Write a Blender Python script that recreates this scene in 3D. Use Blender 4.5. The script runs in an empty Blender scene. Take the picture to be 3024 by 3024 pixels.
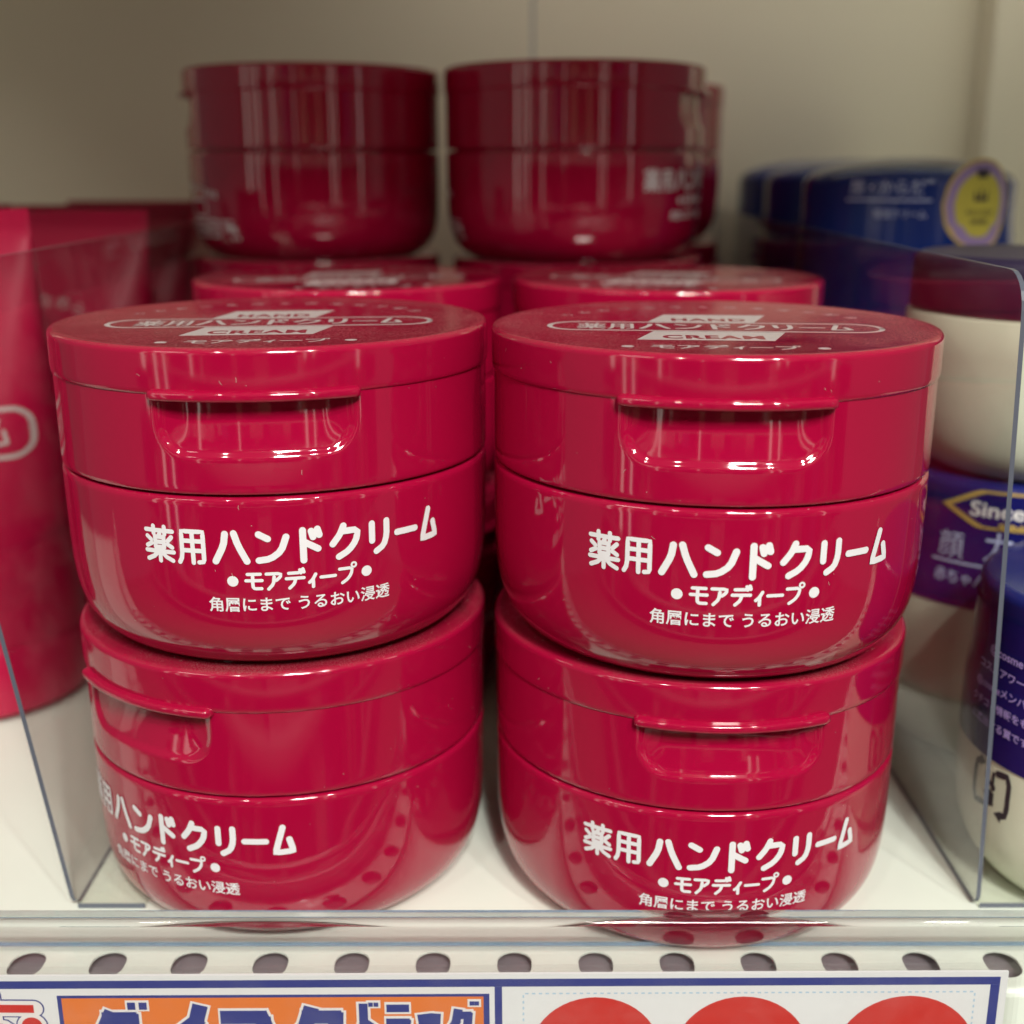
import bpy, bmesh, math, random
from mathutils import Vector, Matrix
random.seed(7)
S = 0.001                                     # all lengths below are in millimetres
sc = bpy.context.scene
COL = sc.collection
R = math.radians

# ------------------------------------------------------------------ camera, world, lamps, exposure
cd = bpy.data.cameras.new('camera'); cam = bpy.data.objects.new('camera', cd); COL.objects.link(cam)
cam.location = (2.86*S, -212.1*S, 129.06*S)
cam.rotation_euler = (R(90-15.76), R(0.03), 0)
cd.sensor_width = 36; cd.lens = 42.82
cd.clip_start = 0.005; cd.clip_end = 50
cd.dof.use_dof = True; cd.dof.focus_distance = 0.187; cd.dof.aperture_fstop = 13.5
sc.camera = cam

w = bpy.data.worlds.new('World'); sc.world = w; w.use_nodes = True
bg = w.node_tree.nodes['Background']
bg.inputs[0].default_value = (1.0, 0.95, 0.88, 1); bg.inputs[1].default_value = 0.13

def lamp(name, loc, aim, sx, sy, power, col=(1, 0.94, 0.84)):
    l = bpy.data.lights.new(name, 'AREA'); l.shape = 'RECTANGLE'; l.size = sx; l.size_y = sy
    l.energy = power; l.color = col
    o = bpy.data.objects.new(name, l); COL.objects.link(o)
    o.location = loc
    o.rotation_euler = (Vector(aim)-Vector(loc)).to_track_quat('-Z', 'Y').to_euler()
    return o
# the long ceiling fittings over the aisle and three small spot fittings between them
LAMPS = [lamp('added_wall_fill', (0.11, 0.215, 0.236), (0.11, 0.300, 0.14), 0.30, 0.02, 0.072, (1, 0.97, 0.87)),  # added unseen fill light, put in to brighten the back wall
 lamp('ceiling_tube_lamp', (0.26, -1.15, 1.0), (0.2, -0.1, 0.05), 0.30, 0.26, 18, (1, 0.975, 0.90)),
 lamp('ceiling_tube_lamp', (-1.25, -1.15, 1.1), (-0.8, -0.2, 0), 0.6, 0.12, 3, (1, 0.96, 0.86)),
 lamp('ceiling_spot_lamp', (0.16, -1.05, 1.22), (0, 0, 0), 0.05, 0.05, 8, (1, 0.98, 0.93)),
 lamp('ceiling_spot_lamp', (0.62, -1.1, 1.22), (0, 0, 0), 0.05, 0.05, 6, (1, 0.98, 0.93)),
 lamp('ceiling_spot_lamp', (-0.5, -1.1, 1.22), (0, 0, 0), 0.05, 0.05, 2.5, (1, 0.97, 0.88))]

sc.view_settings.view_transform = 'Standard'; sc.view_settings.look = 'None'
sc.view_settings.exposure = 0.0; sc.view_settings.gamma = 1
sc.cycles.max_bounces = 14; sc.cycles.transparent_max_bounces = 24
sc.cycles.transmission_bounces = 10; sc.cycles.glossy_bounces = 6
sc.cycles.sample_clamp_indirect = 6
sc.cycles.use_denoising = True

# ------------------------------------------------------------------ materials
def mat(name, col, rough=0.4, spec=0.5, noise=0.0, scale=60, bump=0.0, bscale=80, metallic=0, coat=0, sss=0.0, emit=0):
    m = bpy.data.materials.new(name); m.use_nodes = True
    nt = m.node_tree; b = nt.nodes['Principled BSDF']
    b.inputs['Base Color'].default_value = (*col, 1); b.inputs['Roughness'].default_value = rough
    b.inputs['Specular IOR Level'].default_value = spec; b.inputs['Metallic'].default_value = metallic
    b.inputs['Coat Weight'].default_value = coat
    if sss:
        b.inputs['Subsurface Weight'].default_value = sss
        b.inputs['Subsurface Radius'].default_value = (1.0, 0.25, 0.25); b.inputs['Subsurface Scale'].default_value = 0.0015
    tc = nt.nodes.new('ShaderNodeTexCoord')
    if noise:
        n = nt.nodes.new('ShaderNodeTexNoise'); n.inputs['Scale'].default_value = scale; n.inputs['Detail'].default_value = 5
        nt.links.new(tc.outputs['Object'], n.inputs['Vector'])
        mx = nt.nodes.new('ShaderNodeMix'); mx.data_type = 'RGBA'
        mx.inputs[6].default_value = (*[c*(1-noise) for c in col], 1); mx.inputs[7].default_value = (*[min(1, c*(1+noise)) for c in col], 1)
        nt.links.new(n.outputs['Fac'], mx.inputs[0]); nt.links.new(mx.outputs[2], b.inputs['Base Color'])
    if bump:
        n2 = nt.nodes.new('ShaderNodeTexNoise'); n2.inputs['Scale'].default_value = bscale; n2.inputs['Detail'].default_value = 1
        nt.links.new(tc.outputs['Object'], n2.inputs['Vector'])
        bp = nt.nodes.new('ShaderNodeBump'); bp.inputs['Strength'].default_value = 1.0; bp.inputs['Distance'].default_value = bump
        nt.links.new(n2.outputs['Fac'], bp.inputs['Height']); nt.links.new(bp.outputs[0], b.inputs['Normal'])
    return m

def dusty(m, lo, hi, scale, dcol, amount, up_only=True):
    """fine lint and dust over a glossy plastic, thicker on faces that look up"""
    nt = m.node_tree; b = nt.nodes['Principled BSDF']
    tc = nt.nodes.new('ShaderNodeTexCoord')
    oi = nt.nodes.new('ShaderNodeObjectInfo')
    add = nt.nodes.new('ShaderNodeVectorMath'); add.operation = 'ADD'
    nt.links.new(tc.outputs['Object'], add.inputs[0]); nt.links.new(oi.outputs['Location'], add.inputs[1])
    n = nt.nodes.new('ShaderNodeTexNoise'); n.inputs['Scale'].default_value = scale; n.inputs['Detail'].default_value = 3; n.inputs['Distortion'].default_value = 1.5
    big = nt.nodes.new('ShaderNodeTexNoise'); big.inputs['Scale'].default_value = 35; big.inputs['Detail'].default_value = 3
    nt.links.new(add.outputs[0], n.inputs['Vector']); nt.links.new(add.outputs[0], big.inputs['Vector'])
    mr = nt.nodes.new('ShaderNodeMapRange'); mr.inputs[1].default_value = lo; mr.inputs[2].default_value = hi
    nt.links.new(n.outputs['Fac'], mr.inputs[0])
    mb = nt.nodes.new('ShaderNodeMapRange'); mb.inputs[1].default_value = 0.35; mb.inputs[2].default_value = 0.7
    nt.links.new(big.outputs['Fac'], mb.inputs[0])
    g = nt.nodes.new('ShaderNodeNewGeometry'); sx = nt.nodes.new('ShaderNodeSeparateXYZ')
    nt.links.new(g.outputs['Normal'], sx.inputs[0])
    up = nt.nodes.new('ShaderNodeMapRange'); up.inputs[1].default_value = 0.5; up.inputs[2].default_value = 0.98
    up.inputs[3].default_value = 0.0 if up_only else 0.12
    nt.links.new(sx.outputs['Z'], up.inputs[0])
    m1 = nt.nodes.new('ShaderNodeMath'); m1.operation = 'MULTIPLY'; m2 = nt.nodes.new('ShaderNodeMath'); m2.operation = 'MULTIPLY'
    m3 = nt.nodes.new('ShaderNodeMath'); m3.operation = 'MULTIPLY'; m3.inputs[1].default_value = amount
    nt.links.new(mr.outputs[0], m1.inputs[0]); nt.links.new(mb.outputs[0], m1.inputs[1])
    nt.links.new(m1.outputs[0], m2.inputs[0]); nt.links.new(up.outputs[0], m2.inputs[1]); nt.links.new(m2.outputs[0], m3.inputs[0])
    mx = nt.nodes.new('ShaderNodeMix'); mx.data_type = 'RGBA'; mx.clamp_factor = True
    src = b.inputs['Base Color'].links
    if src: nt.links.new(src[0].from_socket, mx.inputs[6])
    else: mx.inputs[6].default_value = b.inputs['Base Color'].default_value
    mx.inputs[7].default_value = (*dcol, 1)
    nt.links.new(m3.outputs[0], mx.inputs[0]); nt.links.new(mx.outputs[2], b.inputs['Base Color'])
    r0 = b.inputs['Roughness'].default_value
    rr = nt.nodes.new('ShaderNodeMapRange'); rr.inputs[3].default_value = r0; rr.inputs[4].default_value = 0.75
    nt.links.new(m3.outputs[0], rr.inputs[0]); nt.links.new(rr.outputs[0], b.inputs['Roughness'])

def clear(name, tint, ior=1.49, rough=0.0, haze=0.0):
    """thin clear acrylic: see-through with the mirror reflection of a plastic sheet"""
    m = bpy.data.materials.new(name); m.use_nodes = True; nt = m.node_tree; nt.nodes.clear()
    out = nt.nodes.new('ShaderNodeOutputMaterial'); tr = nt.nodes.new('ShaderNodeBsdfTransparent')
    gl = nt.nodes.new('ShaderNodeBsdfGlossy'); mx = nt.nodes.new('ShaderNodeMixShader')
    # Schlick reflectance from |N.I|, the same for both sides of the sheet
    ge = nt.nodes.new('ShaderNodeNewGeometry'); dt = nt.nodes.new('ShaderNodeVectorMath'); dt.operation = 'DOT_PRODUCT'
    nt.links.new(ge.outputs['Normal'], dt.inputs[0]); nt.links.new(ge.outputs['Incoming'], dt.inputs[1])
    def mth(op, a, b=None):
        n = nt.nodes.new('ShaderNodeMath'); n.operation = op
        for i, q in enumerate((a, b)):
            if q is None: continue
            if isinstance(q, (int, float)): n.inputs[i].default_value = q
            else: nt.links.new(q, n.inputs[i])
        return n.outputs[0]
    ab = mth('ABSOLUTE', dt.outputs['Value']); f0 = ((ior-1)/(ior+1))**2
    fr = mth('ADD', mth('MULTIPLY', mth('POWER', mth('SUBTRACT', 1.0, ab), 5.0), (1-f0)*.6), f0)
    tr.inputs[0].default_value = (*tint, 1); gl.inputs['Roughness'].default_value = rough; gl.inputs['Color'].default_value = (1, 1, 1, 1)
    nt.links.new(fr, mx.inputs[0]); nt.links.new(tr.outputs[0], mx.inputs[1]); nt.links.new(gl.outputs[0], mx.inputs[2])
    last = mx
    if haze:
        df = nt.nodes.new('ShaderNodeBsdfDiffuse'); df.inputs[0].default_value = (.8, .8, .78, 1)
        n = nt.nodes.new('ShaderNodeTexNoise'); n.inputs['Scale'].default_value = 90; n.inputs['Detail'].default_value = 8; n.inputs['Roughness'].default_value = .7
        tc = nt.nodes.new('ShaderNodeTexCoord'); nt.links.new(tc.outputs['Object'], n.inputs['Vector'])
        mr = nt.nodes.new('ShaderNodeMapRange'); mr.inputs[1].default_value = .45; mr.inputs[2].default_value = .9; mr.inputs[4].default_value = haze
        nt.links.new(n.outputs['Fac'], mr.inputs[0])
        m2 = nt.nodes.new('ShaderNodeMixShader'); nt.links.new(mr.outputs[0], m2.inputs[0]); nt.links.new(mx.outputs[0], m2.inputs[1]); nt.links.new(df.outputs[0], m2.inputs[2])
        last = m2
    nt.links.new(last.outputs[0], out.inputs[0])
    return m

M = {}
RED = (0.355, 0.0025, 0.036)
M['red'] = mat('glossy_crimson_plastic', RED, 0.055, 0.85, bump=0.00025, bscale=22, sss=0.0)
dusty(M['red'], 0.64, 0.74, 4200, (0.55, 0.33, 0.30), 0.6)
M['lid'] = mat('crimson_lid_plastic', RED, 0.08, 0.85, bump=0.0002, bscale=22)
dusty(M['lid'], 0.40, 0.66, 3800, (0.26, 0.13, 0.11), 0.8)
M['print'] = mat('white_print', (0.78, 0.77, 0.79), 0.35)
M['lidprint'] = mat('worn_white_print', (0.50, 0.43, 0.42), 0.4, noise=.15, scale=900)
M['tube'] = mat('crimson_tube', (0.42, 0.003, 0.046), 0.3, noise=.05, scale=30)
M['shelf'] = mat('white_enamel', (0.79, 0.86, 0.76), 0.30, noise=.04, scale=25)
M['wall'] = mat('beige_panel', (0.80, 0.73, 0.58), 0.6, noise=.04, scale=6)
M['dark'] = mat('dark_void', (0.012, 0.011, 0.013), 0.9)
M['grey'] = mat('slot_grey', (0.20, 0.17, 0.185), 0.6)
M['wjar'] = mat('cream_white_plastic', (0.68, 0.72, 0.55), 0.32, noise=.03, scale=40)
M['blue'] = mat('blue_plastic', (0.006, 0.024, 0.17), 0.15, noise=.1, scale=30)
M['darkcap'] = mat('dark_plum_plastic', (0.02, 0.012, 0.04), 0.45)
M['darkblue'] = mat('dark_blue_plastic', (0.012, 0.016, 0.14), 0.2)
M['navy'] = mat('navy_film', (0.010, 0.010, 0.12), 0.16, noise=.1, scale=30)
M['gold'] = mat('gold_print', (0.55, 0.38, 0.10), 0.35)
M['yellow'] = mat('yellow_sticker', (0.50, 0.42, 0.06), 0.45)
M['lilac'] = mat('lilac_sticker', (0.30, 0.20, 0.42), 0.4)
M['black'] = mat('black_print', (0.03, 0.02, 0.03), 0.5)
M['paleink'] = mat('pale_blue_print', (0.55, 0.60, 0.85), 0.5)
M['lilacink'] = mat('lilac_print', (0.50, 0.40, 0.85), 0.5)
M['card'] = mat('white_card', (0.76, 0.78, 0.78), 0.45, noise=.02, scale=50)
M['navyink'] = mat('navy_ink', (0.035, 0.05, 0.24), 0.4)
M['redink'] = mat('red_ink', (0.58, 0.035, 0.03), 0.4)
M['orange'] = mat('orange_ink', (0.75, 0.20, 0.045), 0.4)
M['whiteink'] = mat('white_ink', (0.80, 0.78, 0.76), 0.4)
M['cyanink'] = mat('light_blue_ink', (0.40, 0.58, 0.72), 0.5)
M['plate'] = clear('clear_acrylic', (0.84, 0.83, 0.82), 1.5, 0.0, 0.05)
M['foot'] = clear('clear_acrylic_foot', (0.95, 0.95, 0.93), 1.5, 0.05, 0.25)
M['sleeve'] = clear('clear_sleeve', (0.985, 0.985, 0.985), 1.4, 0.05, 0.04)
M['plate_edge'] = mat('painted_dark_edge', (0.10, 0.11, 0.14), 0.2)  # dark colour stands in for the internal reflection that darkens acrylic edges
g = bpy.data.materials.new('clear_acrylic_solid'); g.use_nodes = True
b = g.node_tree.nodes['Principled BSDF']; b.inputs['Transmission Weight'].default_value = 1; b.inputs['Roughness'].default_value = 0.0
b.inputs['IOR'].default_value = 1.49; b.inputs['Base Color'].default_value = (0.95, 0.97, 0.99, 1)
M['glass'] = g

# ------------------------------------------------------------------ object helpers
def link(name, me, m, parent=None):
    o = bpy.data.objects.new(name, me); COL.objects.link(o)
    if m is not None:
        for k in (m if isinstance(m, (list, tuple)) else [m]): me.materials.append(M[k])
    if parent is not None: o.parent = parent
    return o
def mesh(name, vs, fs, smooth=True, sharp=None):
    me = bpy.data.meshes.new(name); me.from_pydata([tuple(c*S for c in v) for v in vs], [], fs); me.validate(); me.update()
    if smooth:
        me.shade_smooth()
        me.set_sharp_from_angle(angle=R(sharp or 40))
    return me
def empty(name, loc, label, cat, group=None, rz=0):
    o = bpy.data.objects.new(name, None); COL.objects.link(o); o.empty_display_size = 0.01
    o.location = [c*S for c in loc]; o.rotation_euler = (0, 0, rz)
    o['label'] = label; o['category'] = cat
    if group: o['group'] = group
    return o
def lathe(name, prof, n=128, closed=False):
    vs = []; fs = []; k = len(prof)
    for i in range(n):
        a = 2*math.pi*i/n
        for r, z in prof: vs.append((r*math.sin(a), -r*math.cos(a), z))
    for i in range(n):
        j = (i+1) % n
        for q in range(k-1):
            if prof[q][0] == 0: fs.append((i*k+q, i*k+q+1, j*k+q+1))
            elif prof[q+1][0] == 0: fs.append((i*k+q, i*k+q+1, j*k+q))
            else: fs.append((i*k+q, i*k+q+1, j*k+q+1, j*k+q))
    me = mesh(name, vs, fs)
    bm = bmesh.new(); bm.from_mesh(me); bmesh.ops.remove_doubles(bm, verts=bm.verts, dist=1e-7)
    bmesh.ops.recalc_face_normals(bm, faces=bm.faces); bm.to_mesh(me); bm.free()
    me.shade_smooth(); me.set_sharp_from_angle(angle=R(50))
    return me
def box(name, x0, x1, y0, y1, z0, z1, bev=0.0, seg=2):
    bm = bmesh.new(); bmesh.ops.create_cube(bm, size=1)
    for v in bm.verts:
        v.co = Vector(((x0+x1)/2+v.co.x*(x1-x0), (y0+y1)/2+v.co.y*(y1-y0), (z0+z1)/2+v.co.z*(z1-z0)))*S
    if bev: bmesh.ops.bevel(bm, geom=bm.edges[:], offset=bev*S, segments=seg, affect='EDGES', profile=.5)
    me = bpy.data.meshes.new(name); bm.to_mesh(me); bm.free()
    if bev: me.shade_smooth(); me.set_sharp_from_angle(angle=R(35))
    return me
def arc(cx, cz, r, a0, a1, n):
    return [(cx+r*math.cos(R(a0+(a1-a0)*i/n)), cz+r*math.sin(R(a0+(a1-a0)*i/n))) for i in range(n+1)]

# ------------------------------------------------------------------ lettering helpers
def chaikin(p, it=2):
    for _ in range(it):
        if len(p) < 3: return p
        q = [p[0]]
        for a, b in zip(p[:-1], p[1:]):
            q += [(a[0]*.78+b[0]*.22, a[1]*.78+b[1]*.22), (a[0]*.22+b[0]*.78, a[1]*.22+b[1]*.78)]
        q.append(p[-1]); p = q
    return p
def resample(p, step):
    out = [p[0]]
    for a, b in zip(p[:-1], p[1:]):
        d = math.dist(a, b); n = max(1, int(d/step))
        out += [(a[0]+(b[0]-a[0])*i/n, a[1]+(b[1]-a[1])*i/n) for i in range(1, n+1)]
    return out
def stroke(acc, pts, hw, layer=0, step=0.5, cap=True, smooth=1):
    """a flat pen stroke with round ends, added to acc as (u, v, layer) vertices"""
    vs, fs = acc
    p = resample(chaikin(pts, smooth) if smooth else pts, step)
    base = len(vs); n = len(p)
    for i, (x, y) in enumerate(p):
        a = p[max(0, i-1)]; b = p[min(n-1, i+1)]
        dx, dy = b[0]-a[0], b[1]-a[1]; L = math.hypot(dx, dy) or 1
        nx, ny = -dy/L*hw, dx/L*hw
        vs.append((x+nx, y+ny, layer)); vs.append((x-nx, y-ny, layer))
    for i in range(n-1): fs.append((base+2*i, base+2*i+1, base+2*i+3, base+2*i+2))
    if cap:
        for (c, q) in ((p[0], p[1] if n > 1 else p[0]), (p[-1], p[-2] if n > 1 else p[0])):
            ang = math.atan2(c[1]-q[1], c[0]-q[0]); s = len(vs); vs.append((c[0], c[1], layer))
            for k in range(9):
                t = ang-math.pi/2+math.pi*k/8; vs.append((c[0]+hw*math.cos(t), c[1]+hw*math.sin(t), layer))
            for k in range(8): fs.append((s, s+1+k, s+2+k))
def disc(acc, x, y, r, layer=0, n=20):
    vs, fs = acc; s = len(vs); vs.append((x, y, layer))
    for k in range(n): vs.append((x+r*math.cos(2*math.pi*k/n), y+r*math.sin(2*math.pi*k/n), layer))
    for k in range(n): fs.append((s, s+1+k, s+1+(k+1) % n))
G = {
 '薬': [[(.04,.87),(.96,.87)],[(.31,.99),(.31,.77)],[(.69,.99),(.69,.77)],[(.52,.78),(.46,.69)],
       [(.35,.68),(.65,.68)],[(.35,.69),(.35,.38)],[(.65,.69),(.65,.38)],[(.36,.53),(.64,.53)],[(.35,.38),(.65,.38)],
       [(.08,.68),(.21,.58)],[(.06,.40),(.22,.48)],[(.92,.70),(.79,.58)],[(.93,.40),(.78,.48)],
       [(.03,.26),(.97,.26)],[(.5,.37),(.5,-.02)],[(.45,.25),(.28,.10),(.07,.01)],[(.55,.25),(.72,.10),(.93,.01)]],
 '用': [[(.06,.00),(.13,.12),(.16,.28),(.17,.92),(.86,.92),(.86,.10),(.84,.04),(.70,.02)],[(.19,.64),(.84,.64)],[(.19,.36),(.84,.36)],[(.515,.90),(.515,.00)]],
 'ハ': [[(.36,.90),(.31,.56),(.07,.08)],[(.60,.92),(.70,.56),(.92,.08)]],
 'ン': [[(.10,.88),(.36,.74)],[(.08,.10),(.42,.14),(.74,.36),(.90,.78)]],
 'ド': [[(.24,.94),(.24,.04)],[(.26,.60),(.76,.36)],[(.54,.90),(.60,.72)],[(.76,.95),(.82,.77)]],
 'ク': [[(.40,.96),(.28,.70),(.06,.44)],[(.34,.80),(.86,.80),(.78,.46),(.56,.20),(.24,.04)]],
 'リ': [[(.16,.90),(.16,.38)],[(.80,.92),(.80,.48),(.66,.18),(.34,.04)]],
 'ー': [[(.04,.5),(.96,.5)]],
 'ム': [[(.46,.98),(.10,.10),(.90,.14),(.74,.56)]],
 'モ': [[(.14,.88),(.88,.88)],[(.04,.52),(.96,.52)],[(.44,.88),(.42,.16),(.52,.06),(.92,.06)]],
 'ア': [[(.04,.88),(.92,.88),(.86,.68),(.62,.50)],[(.50,.70),(.44,.30),(.14,.02)]],
 'デ': [[(.16,.86),(.66,.86)],[(.02,.56),(.96,.56)],[(.52,.56),(.44,.26),(.18,.02)],[(.76,1.02),(.81,.84)],[(.92,1.06),(.97,.88)]],
 'ィ': [[(.84,.70),(.52,.42),(.16,.26)],[(.56,.44),(.56,.0)]],
 'プ': [[(.04,.82),(.82,.82),(.74,.46),(.52,.20),(.20,.02)]],
 'ダ': [[(.34,.90),(.22,.55),(.04,.38)],[(.30,.74),(.80,.74),(.74,.34),(.52,.06),(.14,-.04)],[(.34,.44),(.64,.30)],[(.72,1.0),(.74,.84)],[(.88,1.0),(.90,.84)]],
 'イ': [[(.80,.94),(.52,.58),(.06,.36)],[(.54,.60),(.54,-.02)]],
 'コ': [[(.08,.84),(.86,.84),(.86,.08)],[(.06,.08),(.90,.08)]],
 'ラ': [[(.16,.92),(.84,.92)],[(.06,.62),(.90,.62),(.80,.26),(.34,.02)]],
 'ッ': [[(.12,.70),(.18,.44)],[(.44,.74),(.50,.48)],[(.90,.70),(.82,.30),(.40,.04)]],
 'グ': [[(.34,.90),(.24,.60),(.04,.42)],[(.30,.76),(.78,.76),(.70,.36),(.48,.10),(.20,-.02)],[(.74,1.02),(.78,.86)],[(.92,1.02),(.96,.86)]],
}
def word(acc, text, widths, x0, y0, h, hw, kanji_hw=None, gap=0.5, kana_y=0.0, smooth=1, step=.5, squash=1.0):
    x = x0; lay = 0
    for ch, cw in zip(text, widths):
        kan = ch in '薬用'
        for s in G[ch]:
            hh = h*(1.02 if kan else 1.0)
            gap_ = gap*(.55 if kan else 1)
            pts = [(x+gap_/2+px*(cw-gap_), y0+kana_y*(0 if kan else 1)+py*hh) for px, py in s]
            stroke(acc, pts, (kanji_hw or hw) if kan else hw, lay, step, smooth=(0 if ch in 'ム薬コ用' else smooth)); lay += 1
        if ch == 'プ':
            cx, cy = x+gap/2+.92*(cw-gap), y0+.98*h
            stroke(acc, [(cx+.13*h*math.cos(t*math.pi/6), cy+.13*h*math.sin(t*math.pi/6)) for t in range(13)], hw*.62, lay, step, smooth=0); lay += 1
        x += cw
def glyphs(text, size, offset=0.0, space=1.0, align='CENTER'):
    """outline text from the built-in font as flat triangles, in millimetres"""
    cu = bpy.data.curves.new('text', 'FONT'); cu.body = text; cu.size = size*S*10; cu.align_x = align; cu.offset = offset*S*10; cu.space_character = space
    cu.resolution_u = 3
    o = bpy.data.objects.new('text', cu); COL.objects.link(o)
    dg = bpy.context.evaluated_depsgraph_get(); me = o.evaluated_get(dg).to_mesh()
    bm = bmesh.new(); bm.from_mesh(me); bmesh.ops.triangulate(bm, faces=bm.faces)
    k = 1/(S*10)
    vs = [(v.co.x*k, v.co.y*k, 0) for v in bm.verts]; fs = [tuple(v.index for v in f.verts) for f in bm.faces]
    bm.free(); o.evaluated_get(dg).to_mesh_clear(); bpy.data.objects.remove(o); bpy.data.curves.remove(cu)
    return vs, fs
def put(acc, g, dx, dy, fit=None, layer=0, rot=0, sy=1, flipx=1):
    vs, fs = acc; gv, gf = g
    if not gv: return
    xs = [v[0] for v in gv]; k = 1.0; mx = (max(xs)+min(xs))/2
    if fit: k = fit/(max(xs)-min(xs))
    s = len(vs); c, sn = math.cos(rot), math.sin(rot)
    for v in gv:
        x, y = (v[0]-mx)*k*flipx, v[1]*k*sy
        vs.append((dx+x*c-y*sn, dy+x*sn+y*c, layer))
    fs += [tuple(s+i for i in f) for f in gf]
def bend(name, acc, radius_at, eps=0.05, lay=0.004, r0=None):
    """wrap flat artwork (u along the arc, v = height) round a vertical jar wall, front at -y"""
    vs, fs = acc; out = []
    for u, v, l in vs:
        r = radius_at(v)+eps+lay*l; a = u/(r0 or 36.3)
        out.append((r*math.sin(a), -r*math.cos(a), v))
    return mesh(name, out, fs, smooth=False)
def flat(name, acc, z, lay=0.004):
    return mesh(name, [(u, v, z+lay*l) for u, v, l in acc[0]], acc[1], smooth=False)
def upright(name, acc, y, lay=0.004):
    return mesh(name, [(u, y-lay*l, v) for u, v, l in acc[0]], acc[1], smooth=False)
def polyfill(acc, outline, layer=0):
    vs, fs = acc; s = len(vs); vs += [(x, y, layer) for x, y in outline]; fs.append(tuple(range(s, s+len(outline))))
def rrect(x0, x1, y0, y1, r, n=6):
    p = []
    for cx, cy, a in ((x1-r, y1-r, 0), (x0+r, y1-r, 90), (x0+r, y0+r, 180), (x1-r, y0+r, 270)):
        p += [(cx+r*math.cos(R(a+90*i/n)), cy+r*math.sin(R(a+90*i/n))) for i in range(n+1)]
    return p

# ------------------------------------------------------------------ the setting
def setting(name, me, m, label=None):
    o = link(name, me, m); o['kind'] = 'structure'
    if label: o['label'] = label
    return o
# shelf: a white sheet with a row of slots along its front, a rolled front edge and a face below it
bm = bmesh.new()
def loop(pts):
    vv = [bm.verts.new((x*S, y*S, 0)) for x, y in pts]
    return [bm.edges.new((vv[i], vv[(i+1) % len(vv)])) for i in range(len(vv))]
X0, X1 = -300, 300
edges = loop([(X0, -41.0), (X1, -41.0), (X1, -28.0), (X0, -28.0)])
slot_x = [-51.6+13.7*k for k in range(-8, 19)]
holes = []
for sx in slot_x:
    pts = [(sx+2.9*math.cos(R(a)), -34.6+2.9*math.sin(R(a))) for a in range(0, 181, 18)] + [(sx+2.9*math.cos(R(a)), -36.0+2.9*math.sin(R(a))) for a in range(180, 361, 18)]
    holes.append(pts); edges += loop(pts)
bmesh.ops.triangle_fill(bm, use_beauty=True, edges=edges)
for f in bm.faces:
    if f.normal.z < 0: f.normal_flip()
for pts in holes:
    n = len(pts); a = [bm.verts.new((x*S, y*S, 0)) for x, y in pts]; c = [bm.verts.new((x*S, y*S, -.35*S)) for x, y in pts]
    for i in range(n): bm.faces.new((a[i], a[(i+1) % n], c[(i+1) % n], c[i]))
def strip(prof):
    rows = [[bm.verts.new((x*S, y*S, z*S)) for x in (X0, X1)] for y, z in prof]
    for p, q in zip(rows[:-1], rows[1:]): bm.faces.new((p[0], p[1], q[1], q[0]))
strip([(330, 0), (-28, 0)])
strip([(-41, 0), (-41.6, -.15), (-42.1, -.6), (-42.3, -1.2), (-42.3, -34), (-40.5, -34), (-40.5, -3)])
strip([(330, -1.2), (330, -20)])
me = bpy.data.meshes.new('shelf'); bm.to_mesh(me); bm.free()
shelf = setting('shelf', me, 'shelf')
tray = link('shelf_underside', box('shelf_underside', X0, X1, -40.4, 325, -24, -2.2), 'grey'); tray['kind'] = 'structure'
# back wall of two panels with a joint between them, posts at the ends, and the shelf board above
link('back_wall', box('back_wall', -400, 10.4, 300, 306, -30, 420), 'wall')['kind'] = 'structure'
link('back_wall', box('back_wall', 11.6, 400, 300.4, 306, -30, 420), 'wall')['kind'] = 'structure'
p = link('shelf_post', box('shelf_post', 186, 210, 282, 299.8, -1, 420, 1.2), 'wall'); p['kind'] = 'structure'
p = link('upper_shelf', box('upper_shelf', X0, X1, -65, 299.5, 240, 262, 1), 'shelf'); p['kind'] = 'structure'
# the far side of the aisle, mirrored in the glossy jars
rnd = random.Random(3)
M['g0'] = mat('aisle_white', (0.75, 0.73, 0.68), .5); M['g1'] = mat('aisle_brown', (0.16, 0.09, 0.06), .5); M['g2'] = mat('aisle_violet', (0.22, 0.16, 0.45), .5)
M['g3'] = mat('aisle_dark', (0.03, 0.025, 0.03), .5); M['g4'] = mat('aisle_tan', (0.50, 0.38, 0.26), .5)
bm = bmesh.new()
def bx(x0, x1, y0, y1, z0, z1, mi):
    r = bmesh.ops.create_cube(bm, size=1)
    for v in r['verts']: v.co = Vector(((x0+x1)/2+v.co.x*(x1-x0), (y0+y1)/2+v.co.y*(y1-y0), (z0+z1)/2+v.co.z*(z1-z0)))
    for f in {f for v in r['verts'] for f in v.link_faces}: f.material_index = mi
bx(-2.4, 2.4, -1.62, -1.60, -1.1, 1.25, 3)
for k, z in enumerate((-0.9, -0.55, -0.2, 0.15, 0.5, 0.85)):
    bx(-2.4, 2.4, -1.6, -1.22, z-.03, z, 0)
    x = -2.35
    while x < 2.3:
        ww = rnd.choice((.05, .07, .1, .16)); hh = rnd.uniform(.14, .29)
        if rnd.random() < .8: bx(x, x+ww*.93, -1.5, -1.25, z+.001, z+hh, rnd.choice((0, 0, 1, 2, 3, 3, 4, 4)))
        x += ww
me = bpy.data.meshes.new('aisle_shelving'); bm.to_mesh(me); bm.free()
link('aisle_shelving', me, ['g0', 'g1', 'g2', 'g3', 'g4'])['kind'] = 'structure'
m = bpy.data.materials.new('added_glow'); m.use_nodes = True; m.node_tree.nodes.clear()
_o = m.node_tree.nodes.new('ShaderNodeOutputMaterial'); _e = m.node_tree.nodes.new('ShaderNodeEmission')
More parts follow.
